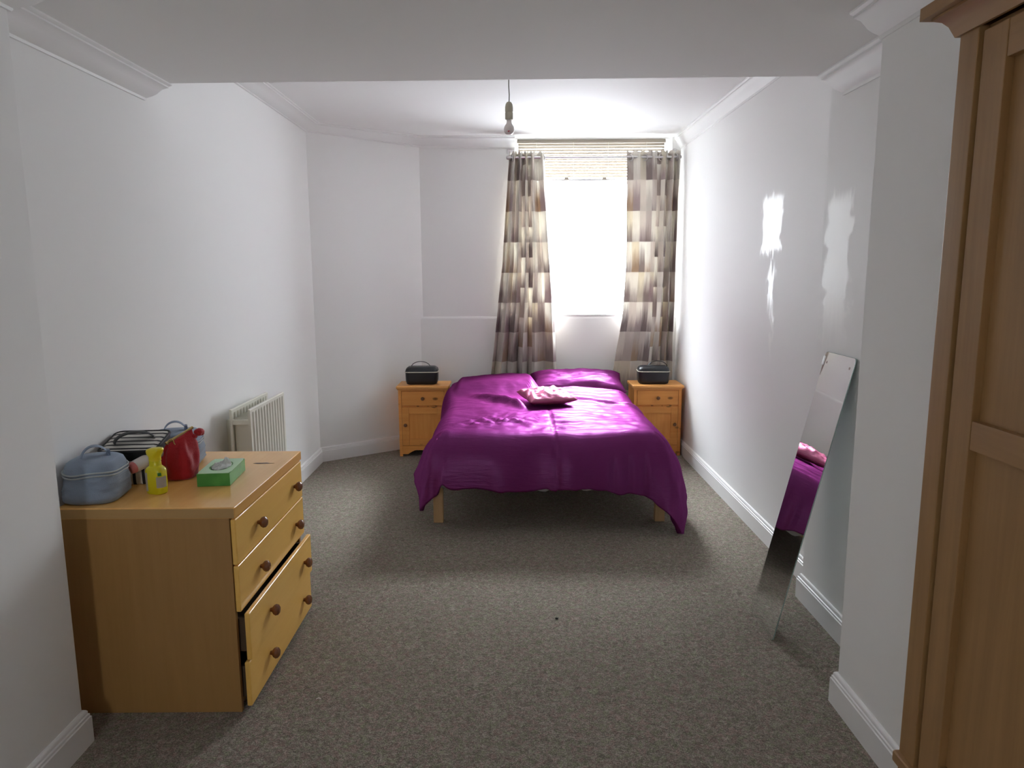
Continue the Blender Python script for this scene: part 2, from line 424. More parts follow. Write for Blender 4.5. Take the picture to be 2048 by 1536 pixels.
def curtain_mat():
    m = mat('curtain_patchwork', (0.6, 0.56, 0.5), 0.8, spec=0.15); t = NT(m)
    uv = t.new('TexCoord').outputs['UV']; s = t.new('SeparateXYZ', {0: uv}); U, V = s.outputs[0], s.outputs[1]
    CW, RH = 0.090, 0.258
    cu = t.math('DIVIDE', U, CW); ci = t.math('FLOOR', cu); cf = t.math('FRACT', cu)
    par = t.math('MODULO', ci, 2.0)
    rv = t.math('ADD', t.math('DIVIDE', V, RH), t.math('MULTIPLY', t.math('MULTIPLY', par, 0.5), t.math('GREATER_THAN', t.math('FRACT', t.math('MULTIPLY', ci, 0.37)), 0.48)))
    rid = t.math('FLOOR', rv); rf = t.math('FRACT', rv)
    cv = t.new('CombineXYZ', {0: ci, 1: rid})
    wn_ = t.new('TexWhiteNoise', {'Vector': cv.outputs[0]}, noise_dimensions='2D')
    sc_ = t.new('SeparateXYZ', {0: wn_.outputs['Color']}); r0, r1, r2_ = sc_.outputs
    base = t.ramp(r0, [(0.0, (0.74, 0.71, 0.64)), (0.30, (0.66, 0.61, 0.55)), (0.52, (0.72, 0.67, 0.55)), (0.66, (0.56, 0.51, 0.47)), (0.80, (0.78, 0.76, 0.70))], 'CONSTANT')
    # ragged vertical brush fade into a dark foot of the patch
    bx = t.new('CombineXYZ', {0: t.math('MULTIPLY', U, 42.0), 1: t.math('MULTIPLY', V, 4.0), 2: t.math('MULTIPLY', r1, 9.0)})
    br = t.noise(bx.outputs[0], 1.0, 4, 0.65)
    edge = t.math('ADD', t.math('MULTIPLY', t.math('SUBTRACT', br, 0.5), 1.1), t.math('MULTIPLY', t.math('SUBTRACT', r1, 0.5), 0.75))
    fade = t.new('MapRange', {0: t.math('ADD', rf, edge), 1: 0.66, 2: 0.10, 3: 0.0, 4: 1.0}).outputs[0]
    dark = t.ramp(r2_, [(0.0, (0.20, 0.16, 0.155)), (0.35, (0.32, 0.265, 0.24)), (0.7, (0.37, 0.30, 0.295)), (0.85, (0.42, 0.31, 0.21))], 'CONSTANT')
    amt = t.math('MULTIPLY', fade, t.math('ADD', 0.35, t.math('MULTIPLY', t.math('GREATER_THAN', r2_, 0.22), 0.6)))
    c = t.mix(amt, base, dark)
    n = t.noise(bx.outputs[0], 0.5, 3)
    c = t.mix(t.math('MULTIPLY', n, 0.25), c, (0.40, 0.34, 0.31))
    t.set('Base Color', c)
    wv = t.noise(t.new('Mapping', {'Vector': uv, 'Scale': (900, 900, 1)}).outputs[0], 1.0, 1)
    t.bump(wv, 0.1, 0.002)
    tl = t.new('BsdfTranslucent', {'Color': c})
    mx = t.new('MixShader', {0: 0.20, 1: t.b.outputs[0], 2: tl.outputs[0]}); t.l.new(mx.outputs[0], t.n['Material Output'].inputs[0])
    return m
CURT = curtain_mat()

def lerp_tab(tab, z):
    """tab: list of (z, value) descending z"""
    if z >= tab[0][0]: return tab[0][1]
    for (z0, a), (z1, b) in zip(tab, tab[1:]):
        if z >= z1: return a + (b - a) * (z0 - z) / (z0 - z1)
    return tab[-1][1]
def curtain(label, left, right, ztop, zbot, nf, amp, warp, ridge, seed, fabric, eyes, slant=0.0, ampf=lambda u: 1.0):
    t_ = thing('curtain', label, 'curtain', ((left[0][1] + right[0][1]) / 2, RY, zbot), group='patchwork eyelet curtains')
    NU, NV = 30 * nf, 64
    bm = newbm(); uvl = bm.loops.layers.uv.new('UVMap'); rows = []; uvs = {}
    for j in range(NV + 1):
        v = j / NV; z = ztop + (zbot - ztop) * v
        xl, xr = lerp_tab(left, z), lerp_tab(right, z)
        row = []; s = 0.0; pp = None
        for i in range(NU + 1):
            u = i / NU
            uu = warp(u)
            ph = 2 * PI * nf * u + 0.5 * fbm(u * 2.2, v * 1.5, seed, 2) * sstep(0, .5, v) + slant * v * v
            a = amp * ampf(u) * (1.0 + 0.5 * v * fbm(u * 3, v * 2, seed + 3, 2)) * (0.85 + 0.35 * v)
            y = RY + a * math.sin(ph + PI * 0.5 * 0) + 0.012 * fbm(u * 5, v * 5, seed + 9, 2) * v
            # eyelets keep the heading on the rod: zero crossings sit on the rod
            dz = 0.010 * math.cos(2 * ph) * (1 - sstep(0, .08, v)) if j == 0 else 0
            x = xl + (xr - xl) * (uu + 0.10 / nf * math.sin(2 * ph) * 0.5 * (0.5 + v)) + 0.004 * fbm(u * 4, v * 6, seed + 5, 2)
            y += ridge(u, v)
            y = min(y, WB - 0.024)
            y += (max(y, 6.224) - y) * sstep(.80, .66, z) if z < .80 else 0.0
            p = Vector((x, y, z + dz))
            vx = bm.verts.new(p); uvs[vx] = (fabric * u, z); row.append(vx)
        rows.append(row)
    for j in range(NV):
        for i in range(NU):
            f = bm.faces.new((rows[j][i], rows[j + 1][i], rows[j + 1][i + 1], rows[j][i + 1]))
            for lp in f.loops: lp[uvl].uv = uvs[lp.vert]
    cl = part('fabric', bm, CURT, t_, angle=180)
    sd = cl.modifiers.new('thickness', 'SOLIDIFY'); sd.thickness = 0.0022
    for (x, tilt) in eyes:
        bm = newbm()
        pts = [Vector((0, .0235 * math.cos(a), .0235 * math.sin(a))) for a in [2 * PI * k / 24 for k in range(24)]]
        R = Matrix.Rotation(tilt, 3, 'Z')
        tube(bm, [R @ p + Vector((x, RY, RZ - .006)) for p in pts], .0045, 8, closed=True)
        part('eyelet', bm, CHROME, t_)
    return t_
curtain('patchwork curtain to the left of the window hanging behind the bed',
        [(2.56, .010), (2.2, -.02), (1.6, -.062), (.68, -.165), (.3, -.19)],
        [(2.56, .298), (2.2, .318), (1.6, .372), (.68, .414), (.3, .425)], 2.552, 0.30, 5, .042,
        lambda u: u - 0.10 * sstep(.0, .8, u) * (1 - sstep(.72, 1.0, u)), lambda u, v: -.012 * v * sstep(.7, .9, u), 3.1, 1.02,
        [(.028, 0.2), (.085, 0.05), (.145, -.05), (.20, 0.1), (.288, .9)])
curtain('patchwork curtain to the right of the window in the corner by the wall',
        [(2.56, .995), (2.2, 1.005), (1.6, 1.01), (1.15, .985), (.9, .945), (.68, .915), (.3, .88)],
        [(2.56, 1.452), (2.2, 1.443), (1.6, 1.437), (.68, 1.43), (.3, 1.43)], 2.555, 0.36, 5, .036,
        lambda u: u + 0.20 * math.sin(PI * u) * (1.0 - .35 * u), lambda u, v: -0.05 * math.exp(-((u - (0.80 - 0.50 * v)) / 0.055) ** 2) * sstep(.05, .5, v), 8.4, 1.10,
        [(1.03, .8), (1.15, 1.0), (1.285, -.9), (1.375, .5), (1.42, .1)], slant=-1.2, ampf=lambda u: 0.45 + 0.7 * sstep(.35, .65, u))

# ------------------------------------------------------------------ bed
PINE_L = wood('bed_pine_z', (0.50, 0.31, 0.15), (0.62, 0.41, 0.21), 'z', 0.45)
PINE_LX = wood('bed_pine_x', (0.50, 0.31, 0.15), (0.62, 0.41, 0.21), 'x', 0.45)
PINE_LY = wood('bed_pine_y', (0.50, 0.31, 0.15), (0.62, 0.41, 0.21), 'y', 0.45)
bed = thing('double_bed', 'low pine bed frame on square legs under the purple duvet', 'bed', (0.24, 5.28, 0))
BXL, BXR = -0.484, 0.966
for x in (BXL, BXR - .062):
    for y in (4.30, 6.14):
        part('leg', box(newbm(), x, x + .062, y, y + .045, 0, .275, .004), PINE_L, bed)
for x in (BXL + .012, BXR - .040):
    part('side_rail', box(newbm(), x, x + .028, 4.345, 6.14, .205, .30, .004), PINE_LY, bed)
part('foot_rail', box(newbm(), BXL + .062, BXR - .062, 4.312, 4.340, .218, .30, .004), PINE_LX, bed)
part('head_rail', box(newbm(), BXL + .062, BXR - .062, 6.145, 6.175, .205, .300, .004), PINE_LX, bed)
for i in range(12):
    y = 4.40 + i * .148
    part('slat', box(newbm(), BXL + .02, BXR - .02, y, y + .07, .300, .316, .003), PINE_LX, bed)
MATT = mat('mattress_ticking', (0.78, 0.77, 0.74), 0.9)
mt = thing('mattress', 'white mattress on the pine bed frame under the duvet', 'mattress', (0.24, 5.28, .317))
part('core', box(newbm(), -0.455, 0.935, 4.31, 6.16, .317, .488, .035, 4), MATT, mt)
bm = newbm()
for z in (.335, .47):
    tube(bm, [(-0.449, 4.316, z), (.929, 4.316, z), (.929, 6.154, z), (-.449, 6.154, z)], .006, 8, closed=True)
part('piping', bm, MATT, mt)
# white sheet whose hem shows in two places under the duvet's front edge
SHEET = mat('white_sheet', (0.80, 0.79, 0.78), 0.85)
bm = newbm()
xs = [-.46 + 1.40 * i / 60 for i in range(61)]
prof = [(6.15, .4945), (5.0, .4945), (4.34, .4945), (4.305, .488), (4.292, .47), (4.287, .40), (4.284, .33)]
rows = []
for x in xs:
    hem = .232 + .006 * math.sin(x * 23) + .004 * math.sin(x * 51) - .018 * (sstep(-.10, -.02, x) * (1 - sstep(.22, .28, x))) - .016 * (sstep(.40, .46, x) * (1 - sstep(.56, .62, x)))
    rows.append([bm.verts.new((x, y + .004 * math.sin(x * 31) * (z < .45), z)) for y, z in prof] + [bm.verts.new((x, 4.282 + .004 * math.sin(x * 31), hem))])
for a, b in zip(rows, rows[1:]):
    for k in range(len(a) - 1): bm.faces.new((a[k], a[k + 1], b[k + 1], b[k]))
bmesh.ops.solidify(bm, geom=bm.faces[:], thickness=0.002)
tag(obj('bed_sheet', bm, SHEET), 'white sheet whose hem peeks out under the front of the duvet', 'sheet')

def satin(name, base, sheen_col, rough=0.5, fac=0.35, fine=0.30, hot=(0.42, 0.26, 0.48)):
    """woven satin: a dark body colour plus a broad coloured gloss"""
    m = mat(name, base, 0.8, spec=0.0); t = NT(m)
    v = t.coord((1.2, 9, 9)); n = t.noise(v, 7.0, 4, 0.55, 0.6)
    v2 = t.coord(); n2 = t.noise(v2, 24, 3, 0.6)
    bp = t.new('Bump', {'Height': t.math('ADD', t.math('MULTIPLY', n, 0.7), t.math('MULTIPLY', n2, 0.3)), 'Strength': fine, 'Distance': 0.012})
    t.l.new(bp.outputs[0], t.b.inputs['Normal'])
    g1 = t.new('BsdfGlossy', {'Color': (*sheen_col, 1), 'Roughness': rough, 'Normal': bp.outputs[0]})
    g2 = t.new('BsdfGlossy', {'Color': (*hot, 1), 'Roughness': rough * .55, 'Normal': bp.outputs[0]})
    gg = t.new('MixShader', {0: 0.17, 1: g1.outputs[0], 2: g2.outputs[0]})
    mx = t.new('MixShader', {0: fac, 1: t.b.outputs[0], 2: gg.outputs[0]}); t.l.new(mx.outputs[0], t.n['Material Output'].inputs[0])
    return m
SATIN = satin('purple_satin', (0.115, 0.012, 0.068), (0.33, 0.056, 0.30), 0.52, 0.31)

XL, XR, YF = -0.385, 0.845, 4.285          # where the duvet turns over the mattress edges
TURN = [(0.0, 0.0)]
for k in range(1200):
    th = PI / 2 * (1 - math.exp(-1.0 * (k + .5) * .01))
    TURN.append((TURN[-1][0] + math.cos(th) * .01, TURN[-1][1] + math.sin(th) * .01))
def turn(q):
    k = min(int(q * 100), 1199); f = q * 100 - k
    a, b = TURN[k], TURN[k + 1]
    return a[0] + (b[0] - a[0]) * f, a[1] + (b[1] - a[1]) * f
def duvet():
    NA, NB = 150, 190
    LO, RO, FO = 0.355, 0.485, 0.408
    RR = 0.145
    bm = newbm(); rows = []
    for j in range(NB + 1):
        fb = j / NB
        row = []
        for i in range(NA + 1):
            fa = i / NA
            a = XL - LO + (XR + RO - XL + LO) * fa
            yh = 6.15 - 0.42 * sstep(.12, .24, a) - .03 * math.sin(a * 9)
            fo = FO + .02 * sstep(.55, .7, a) + .085 * sstep(.70, .95, a) + .012 * math.sin(a * 11 + 1) - .045 * math.exp(-((a + .43) / .05) ** 2)
            fo -= .013 * (sstep(-.06, -.01, a) * (1 - sstep(.21, .25, a)) + sstep(.38, .42, a) * (1 - sstep(.57, .61, a)))
            b = (YF - fo) + (yh - YF + fo) * fb
            hd = sstep(5.2, 5.7, b); XLb = XL - .07 * hd
            ox = max(XLb - a, a - XR, 0.0); oy = max(YF - b, 0.0); sgn = -1 if a < XLb else 1
            r = math.hypot(ox, oy)
            x = min(max(a, XLb), XR); y = max(b, YF)
            # top surface height
            tx = (x - XL) / (XR - XL)
            z = 0.588
            edge = min((x - XL), (XR - x), (y - YF)) 
            puff = 0.020 * sstep(0, .35, edge)
            z += puff
            pil = sstep(-.50, -.40, x) * (1 - sstep(.16, .26, x)) * sstep(5.48, 5.72, y) * (1 - .3 * sstep(6.05, 6.2, y))
            z += 0.085 * pil
            z += 0.030 * sstep(5.2, 5.75, y) * sstep(.15, .3, x)
            amp = 1.0
            z += 0.012 * fbm(x * 3.1, y * 2.6, 1.3, 3) + 0.007 * (0.35 - abs(fbm(x * 7 + y, y * 8, 4.1, 3)))
            right = sstep(.20, .30, x)
            z += right * (0.0048 * math.sin(y * 62 + 3.0 * fbm(x * 1.4, y * 3, 2.2, 2)) * (0.6 + fbm(x * 2, y * 5, 7.7, 2)))
            z += right * 0.026 * math.exp(-((y - 5.18 - .10 * math.sin(x * 4.2)) / .028) ** 2) * sstep(.35, .5, x)
            cr_ = math.exp(-(((x + .10) / .26) ** 2 + ((y - 4.56) / .16) ** 2))
            z += cr_ * (0.024 * (abs(fbm(x * 9, y * 13, 5.5, 3)) - 0.25) + 0.020 * (abs(fbm(x * 19, y * 30, 3.5, 2)) - 0.25))
            # fold beside the small cushion, running to lower right
            fd = (y - 5.05) + 1.35 * (x - .03)
            z += 0.050 * math.exp(-(fd / .075) ** 2) * sstep(-.42, -.1, x) * (1 - sstep(.05, .14, x))
            z -= 0.035 * math.exp(-((fd - .16) / .07) ** 2) * sstep(-.2, .0, x) * (1 - sstep(.10, .2, x))
            z -= 0.007 * math.exp(-((x - .265) / .008) ** 2) * (1 - sstep(5.2, 5.3, y))
            z -= 0.05 * sstep(yh - .05, yh, b) 
            if r > 0:
                RR = .145 - (.045 * hd if sgn < 0 else 0)
                la = RR * PI / 2
                ux, uy = (ox * sgn / r, -oy / r)
                phi = math.atan2(oy, ox) / (PI / 2)       # 0 side, 1 front
                corner = math.sin(PI * min(max(phi, 0), 1)) if (ox > 0 and oy > 0) else 0.0
                fl_side = 0.05 + (0.20 * (1 - sstep(4.4, 5.4, y)) if sgn > 0 else 0.13 * (1 - sstep(4.4, 5.3, y)))
                fl = fl_side * (1 - phi) + 0.015 * phi + corner * (0.10 if sgn > 0 else 0.03)
                to, td = turn(r / RR)
                q = r * r / (r + 2.2 * la)
                out = RR * to + q * fl; dr = RR * td - .5 * q * fl * fl
                if oy > 0:
                    q = min(r / .2, 1.0)
                    wv = 0.020 * fbm(a * 3.3, r * 1.3, 9.1, 2) + 0.006 * math.sin(a * 17 + 2) * sstep(.1, .35, r)
                    wv += -0.022 * (math.exp(-((a - .70) / .025) ** 2) + math.exp(-((a - .80) / .02) ** 2) + .7 * math.exp(-((a - .61) / .02) ** 2)) * sstep(.12, .3, r)
                    wv -= 0.008 * math.exp(-((a - .265 - .05 * r) / .010) ** 2)
                    out += q * wv
                if ox > 0:
                    out += 0.014 * fbm(b * 3.1, r * 2, 2.7, 2) * min(r / .2, 1.0) + corner * .02 * fbm(phi * 4, r * 3, 6.0, 2)
                if sgn < 0 and ox > 0 and oy <= 0: lim = .205 + .05 * (1 - sstep(4.4, 5.3, b)) - .060 * hd - .085 * sstep(5.86, 5.925, b); out = lim * math.tanh(out / lim)
                x += ux * out; y += uy * out; z -= dr
                z -= 0.012 * (ox > 0) * 0
            row.append(bm.verts.new((x, y, max(z, .012))))
        rows.append(row)
    for j in range(NB):
        for i in range(NA):
            bm.faces.new((rows[j][i], rows[j][i + 1], rows[j + 1][i + 1], rows[j + 1][i]))
    return bm
dv = obj('duvet', duvet(), SATIN, angle=180)
tag(dv, 'large crumpled purple satin duvet spread over the bed', 'duvet')
sm = dv.modifiers.new('thickness', 'SOLIDIFY'); sm.thickness = 0.03; sm.offset = -1

def pillow_bm(cx, cy, cz, lx, ly, h, rot=None, seed=0.0, wr=0.006, pinch=0.55):
    bm = newbm(); N = 44; top = {}; bot = {}
    for sgn, D in ((1, top), (-1, bot)):
        for j in range(N + 1):
            for i in range(N + 1):
                u, v = 2 * i / N - 1, 2 * j / N - 1
                if sgn < 0 and (i in (0, N) or j in (0, N)):
                    D[i, j] = top[i, j]; continue
                f = max((1 - u ** 4) * (1 - v ** 4), 0) ** pinch
                sx_ = lx / 2 * u * (1 - 0.05 * (1 - v * v)) if False else lx / 2 * u * (1 - .06 * (1 - abs(v)) ** 1)
                sy_ = ly / 2 * v * (1 - .06 * (1 - abs(u)))
                z = sgn * h / 2 * f + (wr * fbm(u * 2.6, v * 2.6, seed + sgn, 3)) * (1 if sgn > 0 else .3) * f
                p = Vector((sx_, sy_, z))
                if rot is not None: p = rot @ p
                D[i, j] = bm.verts.new(p + Vector((cx, cy, cz)))
    for sgn, D in ((1, top), (-1, bot)):
        for j in range(N):
            for i in range(N):
                q = (D[i, j], D[i + 1, j], D[i + 1, j + 1], D[i, j + 1])
                bm.faces.new(q if sgn > 0 else q[::-1])
    return bm
pw = obj('pillow', pillow_bm(.565, 5.955, .628, .78, .42, .165, Matrix.Rotation(math.radians(14), 3, 'X'), 2.0, .012), SATIN, angle=180)
tag(pw, 'purple satin pillow at the head of the bed below the window', 'pillow')
PINK = satin('pink_satin', (0.42, 0.10, 0.18), (0.62, 0.27, 0.40), 0.42, 0.35)
cu = obj('cushion', pillow_bm(.262, 5.08, .672, .35, .36, .085, Matrix.Rotation(math.radians(16), 3, 'Z') @ Matrix.Rotation(math.radians(3), 3, 'X'), 5.0, .020), PINK, angle=180)
tag(cu, 'small crumpled pink satin cushion lying in the middle of the bed', 'cushion')

# ------------------------------------------------------------------ bedside cabinets
PZ = wood('pine_upright', (0.72, 0.28, 0.062), (0.84, 0.38, 0.10), 'z', 0.45, True, spec=.3)
PX = wood('pine_across', (0.72, 0.28, 0.062), (0.84, 0.38, 0.10), 'x', 0.45, True, spec=.3)
PT = wood('pine_top', (0.74, 0.33, 0.09), (0.84, 0.42, 0.135), 'x', 0.38, False, spec=.3)
PK = mat('dark_pine_knob', (0.17, 0.065, 0.022), 0.35)
DARKIN = mat('cabinet_shadow_gap', (0.05, 0.03, 0.02), 0.8)
def bedside(label, x0, x1, yf, mirror):
    """carcass from x0..x1, front face at yf"""
    W_ = x1 - x0; D = 0.285; H = 0.60
    t_ = thing('bedside_cabinet', label, 'bedside cabinet', ((x0 + x1) / 2, yf + D / 2, 0), group='pine bedside cabinets')
    bm = newbm()
    for x in (x0, x1 - .020): box(bm, x, x + .020, yf + .004, yf + D, 0, .575, .002)
    box(bm, x0 + .02, x1 - .02, yf + D - .012, yf + D, .05, .575)
    box(bm, x0 + .02, x1 - .02, yf + .01, yf + D - .012, .085, .10)
    box(bm, x0 + .02, x1 - .02, yf + .01, yf + D - .012, .425, .437)
    part('carcass', bm, PZ, t_)
    bm = newbm()                                               # front frame with arched plinth
    box(bm, x0, x0 + .026, yf - .002, yf + .018, 0, .575, .002); box(bm, x1 - .026, x1, yf - .002, yf + .018, 0, .575, .002)
    box(bm, x0 + .026, x1 - .026, yf - .001, yf + .018, .566, .575); 
    a0, a1 = x0 + .026, x1 - .026; n = 18
    poly = [(a0, .092), (a0, .02), (a0 + .045, .02)]
    for k in range(n + 1):
        th = k / n
        xx = a0 + .06 + (a1 - a0 - .12) * th
        poly.append((xx, .03 + .024 * min(1, math.sin(PI * th) * 1.8)))
    poly += [(a1 - .045, .02), (a1, .02), (a1, .092)]
    prism(bm, [(u, v) for u, v in poly], 'y', yf, yf + .018)
    part('front_frame', bm, PX, t_)
    bm = newbm()
    box(bm, x0 - .014, x1 + .014, yf - .024, yf + D, .585, .610, .009, 4)
    box(bm, x0 - .006, x1 + .006, yf - .012, yf + D, .575, .586, .003)
    part('top', bm, PT, t_)
    d = part('drawer', box(newbm(), x0 + .028, x1 - .028, yf - .003, yf + .016, .440, .564, .004, 2), PX, t_)
    cx = (x0 + x1) / 2
    kn = [(.006, 0), (.006, -.008), (.013, -.014), (.0155, -.021), (.012, -.027), (.004, -.029)]
    part('knob', lathe(newbm(), kn, (cx, yf - .003, .502), 'y', 20), PK, d)
    # panelled door
    bm = newbm()
    dx0, dx1, dz0, dz1 = x0 + .028, x1 - .028, .095, .428
    s_ = .058
    for (a, b, c, e) in ((dx0, dx0 + s_, dz0, dz1), (dx1 - s_, dx1, dz0, dz1), (dx0 + s_, dx1 - s_, dz0, dz0 + s_), (dx0 + s_, dx1 - s_, dz1 - s_, dz1)):
        box(bm, a, b, yf - .003, yf + .016, c, e, .003)
    dr = part('door', bm, PX, t_)
    bm = newbm(); box(bm, dx0 + s_ - .002, dx1 - s_ + .002, yf + .006, yf + .013, dz0 + s_ - .002, dz1 - s_ + .002)
    part('panel', bm, PZ, dr)
    kx = (dx0 + .029) if mirror else (dx1 - .029)
    part('knob', lathe(newbm(), kn, (kx, yf - .003, .275), 'y', 20), PK, dr)
    return t_
bedside('pine bedside cabinet left of the bed below the blank back wall', -.945, -.53, 5.955, True)
bedside('pine bedside cabinet right of the bed in the corner below the curtain', 1.042, 1.445, 5.925, False)

LEATHER = mat('black_vinyl', (0.012, 0.013, 0.016), 0.38, spec=0.5)
t = NT(LEATHER); t.bump(t.noise(t.coord(), 160, 2), 0.12, 0.003)
ZIPC = mat('cream_zip', (0.62, 0.60, 0.50), 0.5)
def rr_loop(lx, ly, r, n=8):
    pts = []
    for (sx_, sy_, a0) in ((1, 1, 0), (-1, 1, PI / 2), (-1, -1, PI), (1, -1, 1.5 * PI)):
        for k in range(n + 1):
            a = a0 + PI / 2 * k / n
            pts.append((sx_ * (lx / 2 - r) + r * math.cos(a), sy_ * (ly / 2 - r) + r * math.sin(a)))
    return pts
def loft(bm, layers, wob=0.0, seed=0.0, wr=0.0):
    """layers: (z, lx, ly, r) rounded rectangles stacked; closed top and bottom"""
    rings = []
    for (z, lx, ly, r) in layers:
        ring = []
        for (x, y) in rr_loop(lx, ly, r):
            k = 1 + wob * fbm(x * 14, y * 14 + z * 30, seed, 2)
            if wr: k += wr * (abs(fbm(math.atan2(y, x) * 1.3, z * 42, seed + 8, 2)) - .3)
            ring.append(bm.verts.new((x * k, y * k, z + wob * .02 * fbm(x * 20, y * 20, seed + 4, 2))))
        rings.append(ring)
    for a, b in zip(rings, rings[1:]):
        m = len(a)
        for i in range(m):
            j = (i + 1) % m
            bm.faces.new((a[i], a[j], b[j], b[i]))
    bm.faces.new(rings[0][::-1]); bm.faces.new(rings[-1])
    return bm
def vanity(label, x, y, z, rz, w_=.275, hh=.150, hx=.0, sag=.0):
    t_ = thing('vanity_case', label, 'toiletry case', (x, y, z), rz, 'black vanity cases')
    d = .17
    bm = loft(newbm(), [(0, w_ - .05, d - .03, .03), (.006, w_ - .02, d - .01, .035), (.03, w_ - .006, d, .035), (hh * .70, w_, d, .035)])
    part('body', bm, LEATHER, t_, world=False, angle=50)
    bm = loft(newbm(), [(hh * .705, w_, d, .035), (hh * .74, w_ + .002, d + .002, .035), (hh * .90, w_ - .012, d - .012, .038), (hh * .985, w_ - .045, d - .05, .035), (hh, w_ - .09, d - .09, .02)], .01, x)
    part('lid', bm, LEATHER, t_, world=False, angle=50)
    zz = hh * .715
    bm = newbm(); tube(bm, [(px, py, zz) for px, py in rr_loop(w_ + .005, d + .005, .037)], .0036, 8, closed=True)
    part('zip', bm, ZIPC, t_, world=False)
    bm = newbm()
    pts = arc((hx, 0, hh - .012), (.082, .052 - sag), PI * .02, PI * .98, 22, (1, 0, 0), (0, 0, 1))
    tube(bm, pts, .004, 8, flat=(.008, .003, (0, 0, 1)))
    part('handle', bm, LEATHER, t_, world=False)
    return t_
vanity('black vanity case with cream zip on the left bedside cabinet', -.755, 6.09, .610, .02, hx=-.01)
v2 = vanity('black vanity case with cream zip on the right bedside cabinet', 1.222, 6.045, .610, -.06, w_=.262, hx=.035)

# ------------------------------------------------------------------ radiator
CREAM = mat('radiator_enamel', (0.74, 0.73, 0.64), 0.32)
RAX = WL + .055
rd = thing('radiator', 'cream double panel radiator on the left wall behind the chest of drawers', 'radiator', (RAX, 4.06, .13))
RY0, RY1, RZ0, RZ1 = 3.78, 4.36, .20, .828
def rpanel(xc, th):
    """fluted radiator panel in the YZ plane"""
    bm = newbm(); n = 12; pts_f = []
    pitch = (RY1 - RY0 - .03) / n
    fl = [(RY0, 0), (RY0 + .012, 0)]
    for k in range(n):
        y = RY0 + .015 + pitch * k
        fl += [(y + .10 * pitch, 0), (y + .24 * pitch, .007), (y + .66 * pitch, .007), (y + .80 * pitch, 0)]
    fl += [(RY1 - .012, 0), (RY1, 0)]
    z0, z1 = RZ0 + .03, RZ1 - .03
    cols = []
    for (y, d) in fl:
        cols.append([bm.verts.new(p) for p in ((xc + th, y, RZ0), (xc + th, y, z0 - .012), (xc + th - d, y, z0), (xc + th - d, y, z1), (xc + th, y, z1 + .012), (xc + th, y, RZ1 - .004), (xc + th - .004, y, RZ1), (xc, y, RZ1), (xc, y, RZ0))])
    for a, b in zip(cols, cols[1:]):
        m = len(a)
        for i in range(m):
            j = (i + 1) % m
            bm.faces.new((a[i], b[i], b[j], a[j]))
    bm.faces.new(cols[0]); bm.faces.new(cols[-1][::-1])
    bmesh.ops.recalc_face_normals(bm, faces=bm.faces[:])
    return bm
part('panel', rpanel(-1.412, .014), CREAM, rd, angle=25)
part('panel', rpanel(-1.512, .014), CREAM, rd, angle=25)
bm = newbm()
for k in range(26):
    y = RY0 + .03 + k * .0205
    box(bm, -1.497, -1.413, y, y + .0015, RZ0 + .04, RZ1 - .05)
part('convector_fins', bm, CREAM, rd)['kind'] = 'stuff'
bm = newbm()
for z in (RZ1 - .085, RZ0 + .05):
    for y in (RY0 + .006, RY1 - .026):
        part('header_pipe', box(newbm(), -1.505, -1.405, y, y + .020, z, z + .028, .004), CREAM, rd)
bm = newbm(); tube(bm, [(-1.452, RY0 + .02, RZ0 + .06), (-1.452, RY0 - .025, RZ0 + .05), (-1.452, RY0 - .03, .0)], .008, 10)
part('supply_pipe', bm, CHROME, rd)
bm = newbm()
for y in (RY0 + .12, RY1 - .12):
    part('wall_bracket', box(newbm(), WL + .001, -1.513, y, y + .03, RZ0 + .08, RZ1 - .08, .002), CREAM, rd)

# ------------------------------------------------------------------ chest of drawers
BZ = wood('beech_upright_shaded', (0.34, 0.18, 0.055), (0.41, 0.225, 0.075), 'z', 0.42, contrast=.8)  # same beech as the front, darkened to carry the shade of the sides
BYF = wood('beech_front', (0.86, 0.49, 0.11), (0.92, 0.57, 0.15), 'y', 0.45, contrast=.8, spec=.6)
BT = wood('beech_top', (0.78, 0.43, 0.13), (0.86, 0.50, 0.17), 'y', 0.24, contrast=.8, spec=.35)
KNOB = mat('varnished_knob', (0.20, 0.07, 0.022), 0.16, spec=0.6)
GAP_SHADE = mat('drawer_gap_shade', (0.10, 0.06, 0.03), 0.7)  # dark colour on the drawer boxes stands in for shade in the gaps
DX0, DXF, DY0, DY1, DZ = -1.550, -0.965, 2.352, 3.135, .762
for m_ in (BYF, BT):
    m_.node_tree.nodes['Principled BSDF'].inputs['Coat Weight'].default_value = 0.3 if m_ is BYF else 0.12; m_.node_tree.nodes['Principled BSDF'].inputs['Coat Roughness'].default_value = 0.06
BYF.node_tree.nodes['Principled BSDF'].inputs['Specular Tint'].default_value = (1.0, 0.78, 0.42, 1)
ch = thing('chest_of_drawers', 'honey beech chest of four drawers with round knobs against the left wall', 'chest of drawers', ((DX0 + DXF) / 2, (DY0 + DY1) / 2, 0))
bm = newbm()
box(bm, DX0, DXF, DY0, DY0 + .018, 0, DZ - .036, .0015); box(bm, DX0, DXF, DY1 - .018, DY1, 0, DZ - .036, .0015)
box(bm, DX0, DX0 + .006, DY0 + .018, DY1 - .018, .03, DZ - .036)
box(bm, DX0 + .006, DXF - .03, DY0 + .018, DY1 - .018, .05, .066)
box(bm, DXF - .035, DXF - .02, DY0 + .018, DY1 - .018, 0, .055)
part('carcass', bm, BZ, ch)
part('top', box(newbm(), DX0 - .004, -.943, DY0 - .002, DY1 + .002, DZ - .040, DZ, .005, 3), BT, ch)
BEDGE = wood('beech_edge_shade', (0.42, 0.25, 0.09), (0.50, 0.31, 0.12), 'x', 0.45)  # darker strip that paints shade onto the near end of the top
